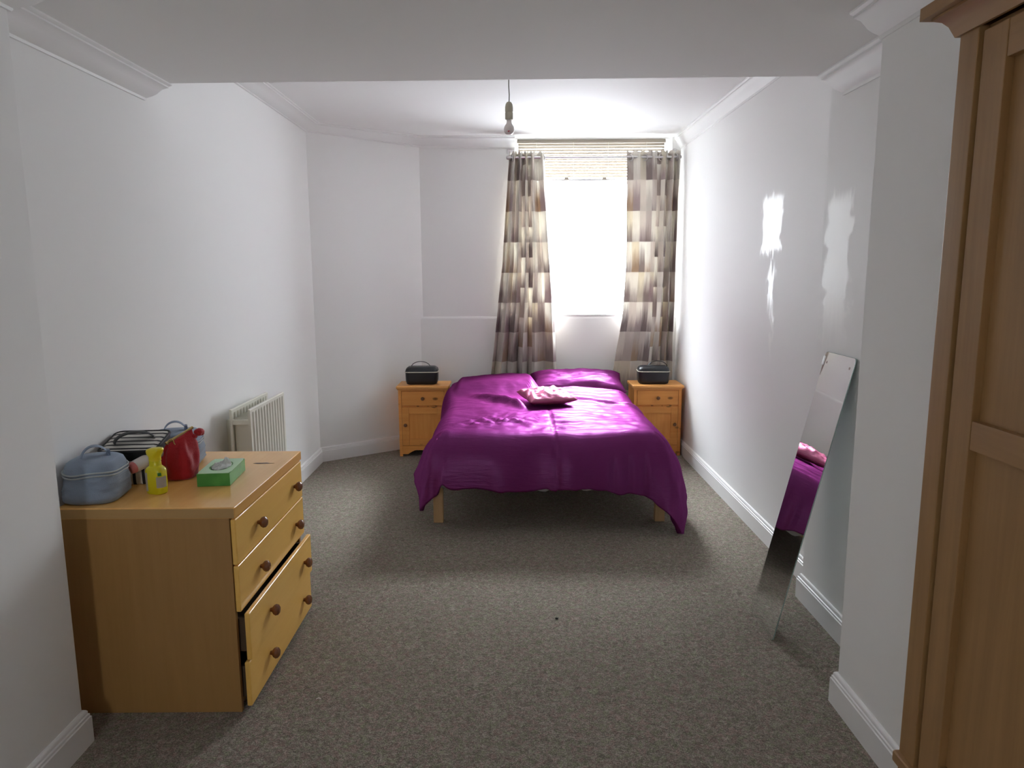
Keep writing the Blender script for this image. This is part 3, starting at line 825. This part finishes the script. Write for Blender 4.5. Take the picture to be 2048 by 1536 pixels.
part('edge_shade_strip', box(newbm(), DX0 - .003, -.947, DY0 - .0034, DY0 - .0018, DZ - .037, DZ - .0045), BEDGE, ch, smooth=False)
kprof = [(.007, 0), (.0085, .006), (.012, .010), (.0185, .015), (.0215, .022), (.0195, .030), (.012, .036), (.003, .0375)]
def drawer(z0, z1, x, dz, ky, kz, tilt=0.0):
    bm = newbm(); th = .018
    R = Matrix.Rotation(tilt, 3, 'X')
    box(bm, x - th, x, DY0 + .001, DY1 - .001, z0 + dz, z1 + dz, .005, 3, rot=R)
    d = part('drawer', bm, BYF, ch)
    bm = newbm()
    box(bm, DX0 + .04, x - th, DY0 + .030, DY0 + .042, z0 + .02, z1 - .03); box(bm, DX0 + .04, x - th, DY1 - .042, DY1 - .030, z0 + .02, z1 - .03)
    box(bm, DX0 + .04, DX0 + .052, DY0 + .042, DY1 - .042, z0 + .02, z1 - .03); box(bm, DX0 + .052, x - th, DY0 + .042, DY1 - .042, z0 + .02, z0 + .026)
    part('drawer_box', bm, GAP_SHADE, d)
    for y in ky:
        part('knob', lathe(newbm(), kprof, (x - .001, y, kz), 'x', 24), KNOB, d)
    return d
KY = (2.565, 3.015)
drawer(.553, .717, -.945, 0, KY, .633)
drawer(.380, .549, -.945, 0, KY, .460)
drawer(.198, .373, -.918, 0, KY, .284, -.003)
drawer(.022, .190, -.928, 0, KY, .108)
BURN = mat('scorched_varnish', (0.05, 0.022, 0.01), 0.6)
bm = newbm()
pts = [(0, 0), (.012, .007), (.034, .0075), (.055, .010), (.072, .004), (.092, .002), (.070, -.004), (.045, -.006), (.02, -.007)]
cx, cy = -1.082, 2.925
prism(bm, [(cx + u * .95, cy + v) for u, v in pts], 'z', DZ - .0004, DZ + .0006)
b_ = part('scorch_mark', bm, BURN, ch, smooth=False); b_['label'] = 'small dark brown scorch mark'

# ------------------------------------------------------------------ things on the chest of drawers
TZ = DZ + .0005
def fabric_mat(name, col, rough=0.75, scale=300, bump=.25, sheen=.1):
    m = mat(name, col, rough, spec=.2); t = NT(m)
    v = t.coord(); n = t.noise(v, scale, 2); n2 = t.noise(t.coord((6, 6, 22)), 2.0, 3)
    t.set('Base Color', t.mix(t.math('MULTIPLY', n2, .5), col, tuple(c * .62 for c in col)))
    t.bump(t.math('ADD', n, t.math('MULTIPLY', n2, 3.0)), bump, .004); t.set('Sheen Weight', sheen)
    return m
BLUE = fabric_mat('blue_grey_fabric', (0.27, 0.33, 0.42))
BLUED = fabric_mat('blue_grey_webbing', (0.16, 0.20, 0.28), scale=500)
PIPE = mat('pale_piping', (0.38, 0.41, 0.42), .7)
def blue_bag(label, x, y, rz, w_, d, h, strap_dir):
    t_ = thing('toiletry_bag', label, 'toiletry bag', (x, y, TZ), rz, 'blue grey toiletry bags')
    prof_ = [(0, -.02), (.05, -.002), (.15, .006), (.30, .008), (.50, .004), (.60, .002), (.68, -.004)]
    lay = []
    for k in range(19):
        q = .68 * k / 18
        for (q0, a), (q1, b) in zip(prof_, prof_[1:]):
            if q0 <= q <= q1 + 1e-6: dd = a + (b - a) * (q - q0) / (q1 - q0); break
        lay.append((h * q, w_ + dd, d + dd, .05 + .016 * min(1, q / .3)))
    part('body', loft(newbm(), lay, .06, x, .07), BLUE, t_, world=False, angle=180)
    part('lid', loft(newbm(), [(h * .69, w_ - .004, d - .004, .065), (h * .82, w_ - .008, d - .008, .066), (h * .93, w_ - .022, d - .022, .062), (h * .98, w_ - .045, d - .045, .052), (h, w_ - .09, d - .09, .035)], .016, x + 3), BLUE, t_, world=False, angle=60)
    for z in (h * .66, h * .73):
        part('piping', tube(newbm(), [(px, py, z + .004 * math.sin(px * 40)) for px, py in rr_loop(w_ + .001, d + .001, .067)], .0032, 8, closed=True), PIPE, t_, world=False)
    ux = Vector((math.cos(strap_dir), math.sin(strap_dir), 0))
    pts = arc((0, 0, h - .012), (.044, .050), -.05, PI + .05, 20, ux, (0, 0, 1))
    hd = part('handle', tube(newbm(), pts, .004, 8, flat=(.018, .003, (0, 0, 1))), BLUE, t_, world=False)
    bm = newbm(); p = ux * .042
    box(bm, p.x - .006, p.x + .006, p.y - .016, p.y + .016, h - .014, h + .020, .003, rot=Matrix.Rotation(strap_dir, 3, 'Z'))
    part('handle_tab', bm, BLUED, hd, world=False)
    return t_
blue_bag('blue grey toiletry bag at the near corner of the chest of drawers', -1.476, 2.475, .10, .180, .20, .150, .5)
blue_bag('blue grey toiletry bag behind the red drawstring pouch', -1.402, 2.93, .2, .20, .20, .142, .25)

def stripe_mat(name, axis, freq):
    m = mat(name, (.7, .68, .62), .7); t = NT(m)
    s = t.new('SeparateXYZ', {0: t.coord()}); v = s.outputs['xyz'.index(axis)]
    n = t.noise(t.coord(), 8, 2)
    f = t.math('FRACT', t.math('ADD', t.math('MULTIPLY', v, freq), t.math('MULTIPLY', n, .25)))
    t.set('Base Color', t.mix(t.math('GREATER_THAN', f, .66), (.62, .60, .55), (.012, .012, .014)))
    return m
STR_T = stripe_mat('zebra_stripes_across', 'y', 30.0)
STR_B = stripe_mat('zebra_stripes_upright', 'x', 30.0)
BLACKF = fabric_mat('black_webbing', (0.014, 0.015, 0.014), .6)
sb = thing('striped_bag', 'black and white striped cosmetic bag between the two blue bags', 'cosmetic bag', (-1.455, 2.712, TZ), .10)
hS = .150
def lean(bm):
    for v in bm.verts:
        v.co.z += v.co.y * .20 * sstep(.05, .11, v.co.z)
    return bm
part('body', loft(newbm(), [(0, .19, .17, .02), (.006, .20, .18, .025), (hS * .30, .202, .182, .025), (hS * .55, .204, .184, .025), (hS * .74, .205, .185, .025)], .02, 2.0), STR_B, sb, world=False, angle=50)
part('zip_band', lean(loft(newbm(), [(hS * .745, .207, .187, .025), (hS * .96, .209, .189, .027)], .0)), BLACKF, sb, world=False, angle=50)
part('lid', lean(loft(newbm(), [(hS * .962, .206, .186, .027), (hS * 1.0, .20, .18, .025), (hS * 1.02, .17, .15, .02)], .0)), STR_T, sb, world=False, angle=50)
part('edge_binding', lean(tube(newbm(), [(px, py, hS * .985) for px, py in rr_loop(.207, .187, .027)], .0055, 8, closed=True)), BLACKF, sb, world=False)
part('handle', tube(newbm(), arc((0.0, -.005, hS * 1.0), (.070, .036), 0, PI, 18, (.86, .5, 0), (0, 0, 1)), .004, 8, flat=(.024, .0035, (0, 0, 1))), BLACKF, sb, world=False)
part('zip_pull', lathe(newbm(), [(.002, 0), (.006, .003), (.006, .008), (.002, .011)], (.100, -.065, hS * .86), 'x', 12), CHROME, sb, world=False)

RED = fabric_mat('red_velvet', (0.40, 0.010, 0.018), .7, 200, .3, .35)
GOLD = mat('gold_zip', (0.60, 0.45, 0.18), .3, .85)
rb = thing('red_pouch', 'red fabric pouch with gold zip and bow between lotion bottle and tissue box', 'pouch', (-1.300, 2.730, TZ), .95)
bm = newbm(); rings = []
NS, NZ = 56, 22; HR = .163
for j in range(NZ + 1):
    v = j / NZ
    # oval base closing to a flat zipped mouth
    rx = .064 * (1 - .17 * v) + .008 * math.sin(PI * v); ry = (.060 * (1 - v) ** .8 + .010) + .012 * math.sin(PI * v)
    ring = []
    for i in range(NS):
        a = 2 * PI * i / NS
        pl_ = 1 + (.07 + .08 * math.sin(PI * v)) * math.sin(a * 7 + 3 * fbm(a, v * 2, 1.0, 1)) * sstep(.1, .5, v) + .06 * fbm(math.cos(a) * 2, v * 4, 3.3, 2)
        if j == 0: pl_ *= .86
        ring.append(bm.verts.new((.010 * v + rx * math.cos(a) * pl_, ry * math.sin(a) * pl_, HR * v * (1 + .14 * math.cos(a) * v))))
    rings.append(ring)
for a, b in zip(rings, rings[1:]):
    for i in range(NS):
        j = (i + 1) % NS
        bm.faces.new((a[i], a[j], b[j], b[i]))
bm.faces.new(rings[0][::-1]); bm.faces.new(rings[-1])
part('body', bm, RED, rb, world=False, angle=180)
bm = newbm(); tube(bm, [(-.048, 0, HR * .875), (-.02, .002, HR * .935), (.03, -.002, HR * 1.055), (.066, 0, HR * 1.145)], .006, 8)
part('zip', bm, GOLD, rb, world=False)
bm = newbm()
tube(bm, arc((-.035, -.014, HR * .87), (.012, .018), 0, PI, 10, (1, 0, 0), (0, 0, 1)), .0025, 8)
tube(bm, [(-.023, -.016, HR * .87), (-.014, -.026, HR * .70)], .0022, 8)
part('zip_pull', bm, GOLD, rb, world=False)
bm = newbm()
for (px, pz, s_) in ((.084, HR * 1.02, .017), (.062, HR * .94, .012), (.092, HR * .97, .011)):
    r = bmesh.ops.create_icosphere(bm, subdivisions=3, radius=s_, matrix=Matrix.Translation((px, -.012, pz)) @ Matrix.Diagonal((1.25, .8, .9, 1)))
    for v in r['verts']: v.co += v.normal * .003 * fbm(v.co.x * 90, v.co.z * 90, 2.0, 2) if v.normal.length else Vector()
part('bow', bm, RED, rb, world=False)
bm = newbm(); tube(bm, [(.062, -.03, .004), (.085, -.045, .004), (.105, -.04, .004)], .004, 8, flat=(.008, .003, (0, 0, 1)))
part('wrist_strap', bm, BLACKF, rb, world=False)

YEL = mat('yellow_plastic', (0.72, 0.60, 0.012), .28, **{'Subsurface Weight': 0.0})
YELB = mat('yellow_translucent_soap', (0.62, 0.56, 0.012), .18)
LABW = mat('bottle_label_paper', (0.66, 0.63, 0.58), .5)
LABG = mat('label_green_print', (0.06, 0.30, 0.05), .5)
LABK = mat('label_grey_print', (0.25, 0.18, 0.16), .5)
yb = thing('soap_bottle', 'yellow pump soap bottle standing in front of the red pouch', 'soap bottle', (-1.288, 2.522, TZ), -.25)
bm = loft(newbm(), [(0, .062, .044, .018), (.003, .069, .048, .019), (.045, .072, .05, .02), (.085, .072, .05, .02), (.094, .066, .046, .02), (.101, .048, .038, .017), (.104, .042, .036, .017), (.122, .040, .036, .017)])
part('bottle', bm, YELB, yb, world=False, angle=40)
bm = loft(newbm(), [(.122, .042, .038, .018), (.136, .042, .038, .018), (.140, .046, .04, .019), (.150, .058, .043, .020), (.160, .064, .043, .020), (.166, .058, .036, .017), (.169, .034, .02, .009)])
for v in bm.verts:
    if v.co.z > .138: v.co.x += (v.co.z - .138) * .12; v.co.z += v.co.x * .10
part('pump_head', bm, YEL, yb, world=False, angle=40)
def label_patch(a0, a1, z0, z1, grow):
    bm = newbm(); L = rr_loop(.072 + grow, .05 + grow, .02, 10); n = len(L)
    vs_ = []
    i0, i1 = int(a0 * n), int(a1 * n)
    for i in range(i0, i1 + 1):
        x, y = L[i % n]; vs_.append((bm.verts.new((x, y, z0)), bm.verts.new((x, y, z1))))
    for a, b in zip(vs_, vs_[1:]): bm.faces.new((a[0], b[0], b[1], a[1]))
    bmesh.ops.solidify(bm, geom=bm.faces[:], thickness=.0004)
    return bm
lb = part('label', label_patch(.50, .73, .012, .080, .0012), LABW, yb, world=False)
part('printed_line', label_patch(.58, .61, .052, .056, .0020), LABK, lb, world=False)
lb = part('label', label_patch(.79, 1.0, .026, .066, .0012), LABW, yb, world=False)
part('leaf_mark', label_patch(.82, .92, .070, .082, .0016), LABG, lb, world=False)

TUBEW = mat('white_tube_plastic', (0.62, 0.58, 0.55), .35)
PINKC = mat('pink_cap_plastic', (0.60, 0.17, 0.17), .35)
lt = thing('lotion_tube', 'white tube with a pink cap tucked against the striped bag', 'lotion tube', (-1.396, 2.590, TZ + .082), 1.12)
R = Matrix.Rotation(math.radians(-14), 3, 'Y')
bm = lathe(newbm(), [(.010, -.012), (.021, -.010), (.0235, .0), (.0235, .035), (.021, .075), (.017, .11), (.010, .118)], (0, 0, 0), 'x', 24)
bmesh.ops.rotate(bm, cent=(0, 0, 0), matrix=R, verts=bm.verts[:])
part('tube', bm, TUBEW, lt, world=False)
bm = lathe(newbm(), [(.006, -.030), (.015, -.028), (.0205, -.022), (.022, -.011), (.0215, -.004)], (0, 0, 0), 'x', 24)
bmesh.ops.rotate(bm, cent=(0, 0, 0), matrix=R, verts=bm.verts[:])
part('cap', bm, PINKC, lt, world=False)

GRN = mat('tissue_box_green_card', (0.055, 0.30, 0.045), .45)
t = NT(GRN)
s = t.new('SeparateXYZ', {0: t.coord()})
t.set('Base Color', t.mix(t.new('MapRange', {0: t.noise(t.coord(), 18, 2), 1: .4, 2: .62}).outputs[0], (0.05, 0.27, 0.04), (0.075, 0.33, 0.055)))
GRNT = mat('tissue_box_pale_green_card', (0.45, 0.70, 0.43), .35)
TIS = mat('tissue_paper', (0.90, 0.90, 0.89), .9)
tb = thing('tissue_box', 'green cardboard tissue box with a white tissue poking out', 'tissue box', (-1.125, 2.705, TZ), .10)
hx, hy, hz = .060, .108, .050
bm = newbm(); n = 28
out = []; inn = []
box(bm, -hx, hx, -hy, hy, 0, hz - .001, .0015)
part('box', bm, GRN, tb, world=False)
bm = newbm()
ov = [(.040 * math.cos(2 * PI * k / 40), .070 * math.sin(2 * PI * k / 40)) for k in range(40)]
def sq(k):
    a = 2 * PI * k / 40; c, s_ = math.cos(a), math.sin(a); q = max(abs(c) / (hx - .0005), abs(s_) / (hy - .0005)); return (c / q, s_ / q)
for z in (hz - .0008, hz + .0008):
    out.append([bm.verts.new((*sq(k), z)) for k in range(40)]); inn.append([bm.verts.new((*ov[k], z)) for k in range(40)])
for k in range(40):
    j = (k + 1) % 40
    bm.faces.new((out[1][k], out[1][j], inn[1][j], inn[1][k])); bm.faces.new((out[0][j], out[0][k], inn[0][k], inn[0][j]))
    bm.faces.new((out[0][k], out[0][j], out[1][j], out[1][k])); bm.faces.new((inn[0][j], inn[0][k], inn[1][k], inn[1][j]))
part('lid_panel', bm, GRNT, tb, world=False, smooth=False)['label'] = 'pale green top panel with oval opening'
bm = newbm(); N = 22; g_ = {}
for j in range(N + 1):
    for i in range(N + 1):
        u, v = 2 * i / N - 1, 2 * j / N - 1
        x, y = u * .036 * math.sqrt(max(0, 1 - v * v * .55)), v * .064 * math.sqrt(max(0, 1 - u * u * .55))
        r = min(1, math.hypot(u, v))
        z = hz - .0005 + .022 * (1 - r) ** .6 * (.5 + .9 * abs(fbm(u * 2.2, v * 2.2, 7.7, 3))) + .020 * math.exp(-(((u - .55) / .3) ** 2 + ((v - .45) / .3) ** 2))
        g_[i, j] = bm.verts.new((x + .006 * fbm(u * 3, v * 3, 2, 2), y + .006 * fbm(u * 3, v * 3, 8, 2), z))
for j in range(N):
    for i in range(N): bm.faces.new((g_[i, j], g_[i + 1, j], g_[i + 1, j + 1], g_[i, j + 1]))
bmesh.ops.solidify(bm, geom=bm.faces[:], thickness=.0006)
part('tissue', bm, TIS, tb, world=False, angle=40)

# ------------------------------------------------------------------ pendant lamp
HOLD = mat('aged_cream_plastic', (0.40, 0.37, 0.28), .4)
CORD = mat('grey_flex', (0.20, 0.19, 0.16), .6)
BULB = mat('pearl_bulb_glass', (0.66, 0.60, 0.57), .12, spec=.6)
BMARK = mat('red_bulb_print', (0.55, 0.08, 0.10), .4)
px_, py_ = .003, 4.28
def LZ(prof, k=.93): return [(r * k, 1.55 + (z - 1.55) * k) for r, z in prof]
pd = thing('pendant_lamp', 'bare bulb in a cream lampholder hanging on a cord from the ceiling', 'pendant lamp', (px_, py_, ZC))
part('ceiling_rose', lathe(newbm(), [(.045, 0), (.045, -.012), (.030, -.026), (.008, -.032)], (px_, py_, ZC), 'z', 28), HOLD, pd)
part('cord', tube(newbm(), [(px_, py_, ZC - .03), (px_ - .001, py_, 2.60), (px_ + .002, py_, 2.55), (px_ + .0005, py_, 2.508)], .0031, 10), CORD, pd)
part('lampholder', lathe(newbm(), LZ([(.005, 2.586), (.014, 2.582), (.021, 2.570), (.0245, 2.553), (.0245, 2.526), (.0225, 2.5245), (.0225, 2.5215), (.0245, 2.520), (.0245, 2.486), (.022, 2.480), (.016, 2.480)]), (px_, py_, 0), 'z', 32), HOLD, pd)
bb = part('bulb', lathe(newbm(), LZ([(.014, 2.484), (.0150, 2.470), (.0175, 2.455), (.024, 2.447), (.0300, 2.436), (.0325, 2.424), (.0310, 2.411), (.0255, 2.400), (.017, 2.3935), (.006, 2.391)]), (px_, py_, 0), 'z', 32), BULB, pd, angle=180)
bm = newbm()
for (dx, dz, r) in ((0, 0, .0050), (.003, .006, .0038), (-.004, -.004, .0042)):
    lathe(bm, [(r, -.0015), (r * .9, 0.0015)], (px_ + dx, py_ - .0268, 2.350 + dz), 'y', 12)
part('printed_mark', bm, BMARK, bb)

# ------------------------------------------------------------------ leaning mirror
MIRR = mat('mirror_silver', (0.86, 0.88, 0.87), 0.015, 1.0)
MEDGE = mat('mirror_glass_edge', (0.30, 0.40, 0.37), 0.15, spec=.6)
mir = thing('frameless_mirror', 'narrow frameless mirror leaning against the right wall pier', 'mirror', (1.105, 2.96, 0))
tl_ = math.atan2(1.383 - 1.108, 1.204)
mh, mw, mth = 1.204 / math.cos(tl_), .275, .004
def mslab(x0, x1, inset):
    """rounded slab in local (x thickness, y width, z height)"""
    bm = newbm(); r = .016; pts = []
    hw = mw / 2 - inset
    for (cy_, cz_, a0) in ((hw - r, mh - inset - r, 0), (-hw + r, mh - inset - r, PI / 2), (-hw + r, inset + r, PI), (hw - r, inset + r, 1.5 * PI)):
        for k in range(7):
            a = a0 + PI / 2 * k / 6; pts.append((cy_ + r * math.cos(a), cz_ + r * math.sin(a)))
    prism(bm, pts, 'x', x0, x1)
    Rm = Matrix.Rotation(tl_, 3, 'Y')
    for v in bm.verts: v.co = Rm @ v.co
    return bm
part('glass_back', mslab(.0008, mth, 0.0), MEDGE, mir, world=False, smooth=False)
part('silvered_face', mslab(0.0, .0009, 0.0012), MIRR, mir, world=False, smooth=False)
Rm = Matrix.Rotation(tl_, 3, 'Y')
for (y, z) in ((.105, mh - .045), (-.105, mh - .045)):
    bm = lathe(newbm(), [(.0055, -.0006), (.0055, .0002)], (0, y, z), 'x', 16)
    for v in bm.verts: v.co = Rm @ v.co
    part('screw_hole', bm, LABK, mir, world=False, smooth=False)
bm = box(newbm(), -.003, .006, mw / 2 - .004, mw / 2 + .003, mh - .060, mh - .020, .001)
for v in bm.verts: v.co = Rm @ v.co
part('edge_clip', bm, CHROME, mir, world=False)

# ------------------------------------------------------------------ wardrobe
OZ = wood('oak_upright', (0.26, 0.138, 0.050), (0.37, 0.205, 0.082), 'z', 0.42)
OY = wood('oak_across', (0.27, 0.143, 0.053), (0.37, 0.205, 0.085), 'y', 0.42)
wd = thing('wardrobe', 'tall oak wardrobe with panelled doors at the right edge', 'wardrobe', (1.08, .82, 0))
WXF, WY0, WY1, WZT = .80, .38, 1.342, 1.962
bm = newbm()
box(bm, WXF + .018, 1.36, WY1 - .02, WY1, 0, WZT, .002); box(bm, WXF + .018, 1.36, WY0, WY0 + .02, 0, WZT, .002)
box(bm, 1.35, 1.36, WY0 + .02, WY1 - .02, .05, WZT); box(bm, WXF + .02, 1.35, WY0 + .02, WY1 - .02, .05, .07); box(bm, WXF + .02, 1.35, WY0 + .02, WY1 - .02, WZT - .02, WZT)
part('carcass', bm, OZ, wd)
bm = newbm()
for (a, b) in ((WY1 - .052, WY1), (WY0, WY0 + .052)): box(bm, WXF, WXF + .02, a, b, .0, WZT, .003)
part('front_post', bm, OZ, wd)
bm = newbm()
cp = [(0, 0), (.006, 0), (.010, .010), (.014, .020), (.022, .030), (.034, .036), (.034, .040), (.048, .040), (.048, .062), (0, .062)]
# cornice runs round three sides; sweep keeps the outside on the left of the path
sweep(bm, [(1.36, WY0), (WXF, WY0), (WXF, WY1), (1.36, WY1)][::-1][::-1], [(d, WZT - .004 + z) for d, z in cp])
box(bm, WXF - .0, 1.36, WY0, WY1, WZT + .050, WZT + .058)
part('cornice', bm, OY, wd)
def wdoor(y0, y1):
    bm = newbm(); s_ = .062; z0, z1 = .575, WZT - .012
    zr0, zr1 = 1.238, 1.290
    box(bm, WXF + .004, WXF + .022, y0, y0 + s_, z0, z1, .003); box(bm, WXF + .004, WXF + .022, y1 - s_, y1, z0, z1, .003)
    d = part('door', bm, OZ, wd)
    for (a, b) in ((z0, z0 + .05), (zr0, zr1), (z1 - .06, z1)): part('rail', box(newbm(), WXF + .005, WXF + .022, y0 + s_, y1 - s_, a, b, .003), OY, d)
    for (a, b) in ((z0 + .05, zr0), (zr1, z1 - .06)):
        part('panel', box(newbm(), WXF + .019, WXF + .022, y0 + s_ - .003, y1 - s_ + .003, a - .003, b + .003), OZ, d)
    return d
ym = (WY0 + WY1) / 2
d1 = wdoor(ym + .001, WY1 - .060); d2 = wdoor(WY0 + .060, ym - .001)
for d, y in ((d1, ym + .034), (d2, ym - .034)):
    part('knob', lathe(newbm(), [(.008, 0), (.008, -.010), (.016, -.018), (.017, -.026), (.008, -.032)], (WXF + .005, y, 1.20), 'x', 20), CHROME, d)
part('base_moulding', box(newbm(), WXF - .012, WXF + .018, WY0 - .004, WY1 + .004, .545, .570, .006, 3), OY, wd)
dr = part('drawer', box(newbm(), WXF - .002, WXF + .018, WY0 + .054, WY1 - .054, .12, .535, .003), OY, wd)
for y in (WY0 + .25, WY1 - .25):
    part('knob', lathe(newbm(), [(.008, 0), (.008, -.010), (.016, -.018), (.017, -.026), (.008, -.032)], (WXF - .002, y, .33), 'x', 20), CHROME, dr)
part('plinth', box(newbm(), WXF - .006, WXF + .018, WY0, WY1, 0, .11, .003), OY, wd)

# ------------------------------------------------------------------ litter on the carpet
FLUFF = mat('paper_scrap', (0.7, 0.68, 0.64), .9)
DARKS = mat('dark_crumb', (0.03, 0.028, 0.026), .9)
bm = newbm(); tube(bm, [(-.720, 2.425, .003), (-.712, 2.428, .005), (-.703, 2.424, .003)], .0022, 6)
tag(obj('paper_scrap', bm, FLUFF), 'tiny white paper scrap on the carpet near the chest of drawers', 'litter')
bm = newbm(); bmesh.ops.create_icosphere(bm, subdivisions=2, radius=.006, matrix=Matrix.Translation((.205, 3.03, .004)) @ Matrix.Diagonal((1.3, 1, .7, 1)))
tag(obj('crumb', bm, DARKS), 'dark crumb in the middle of the open carpet', 'litter')
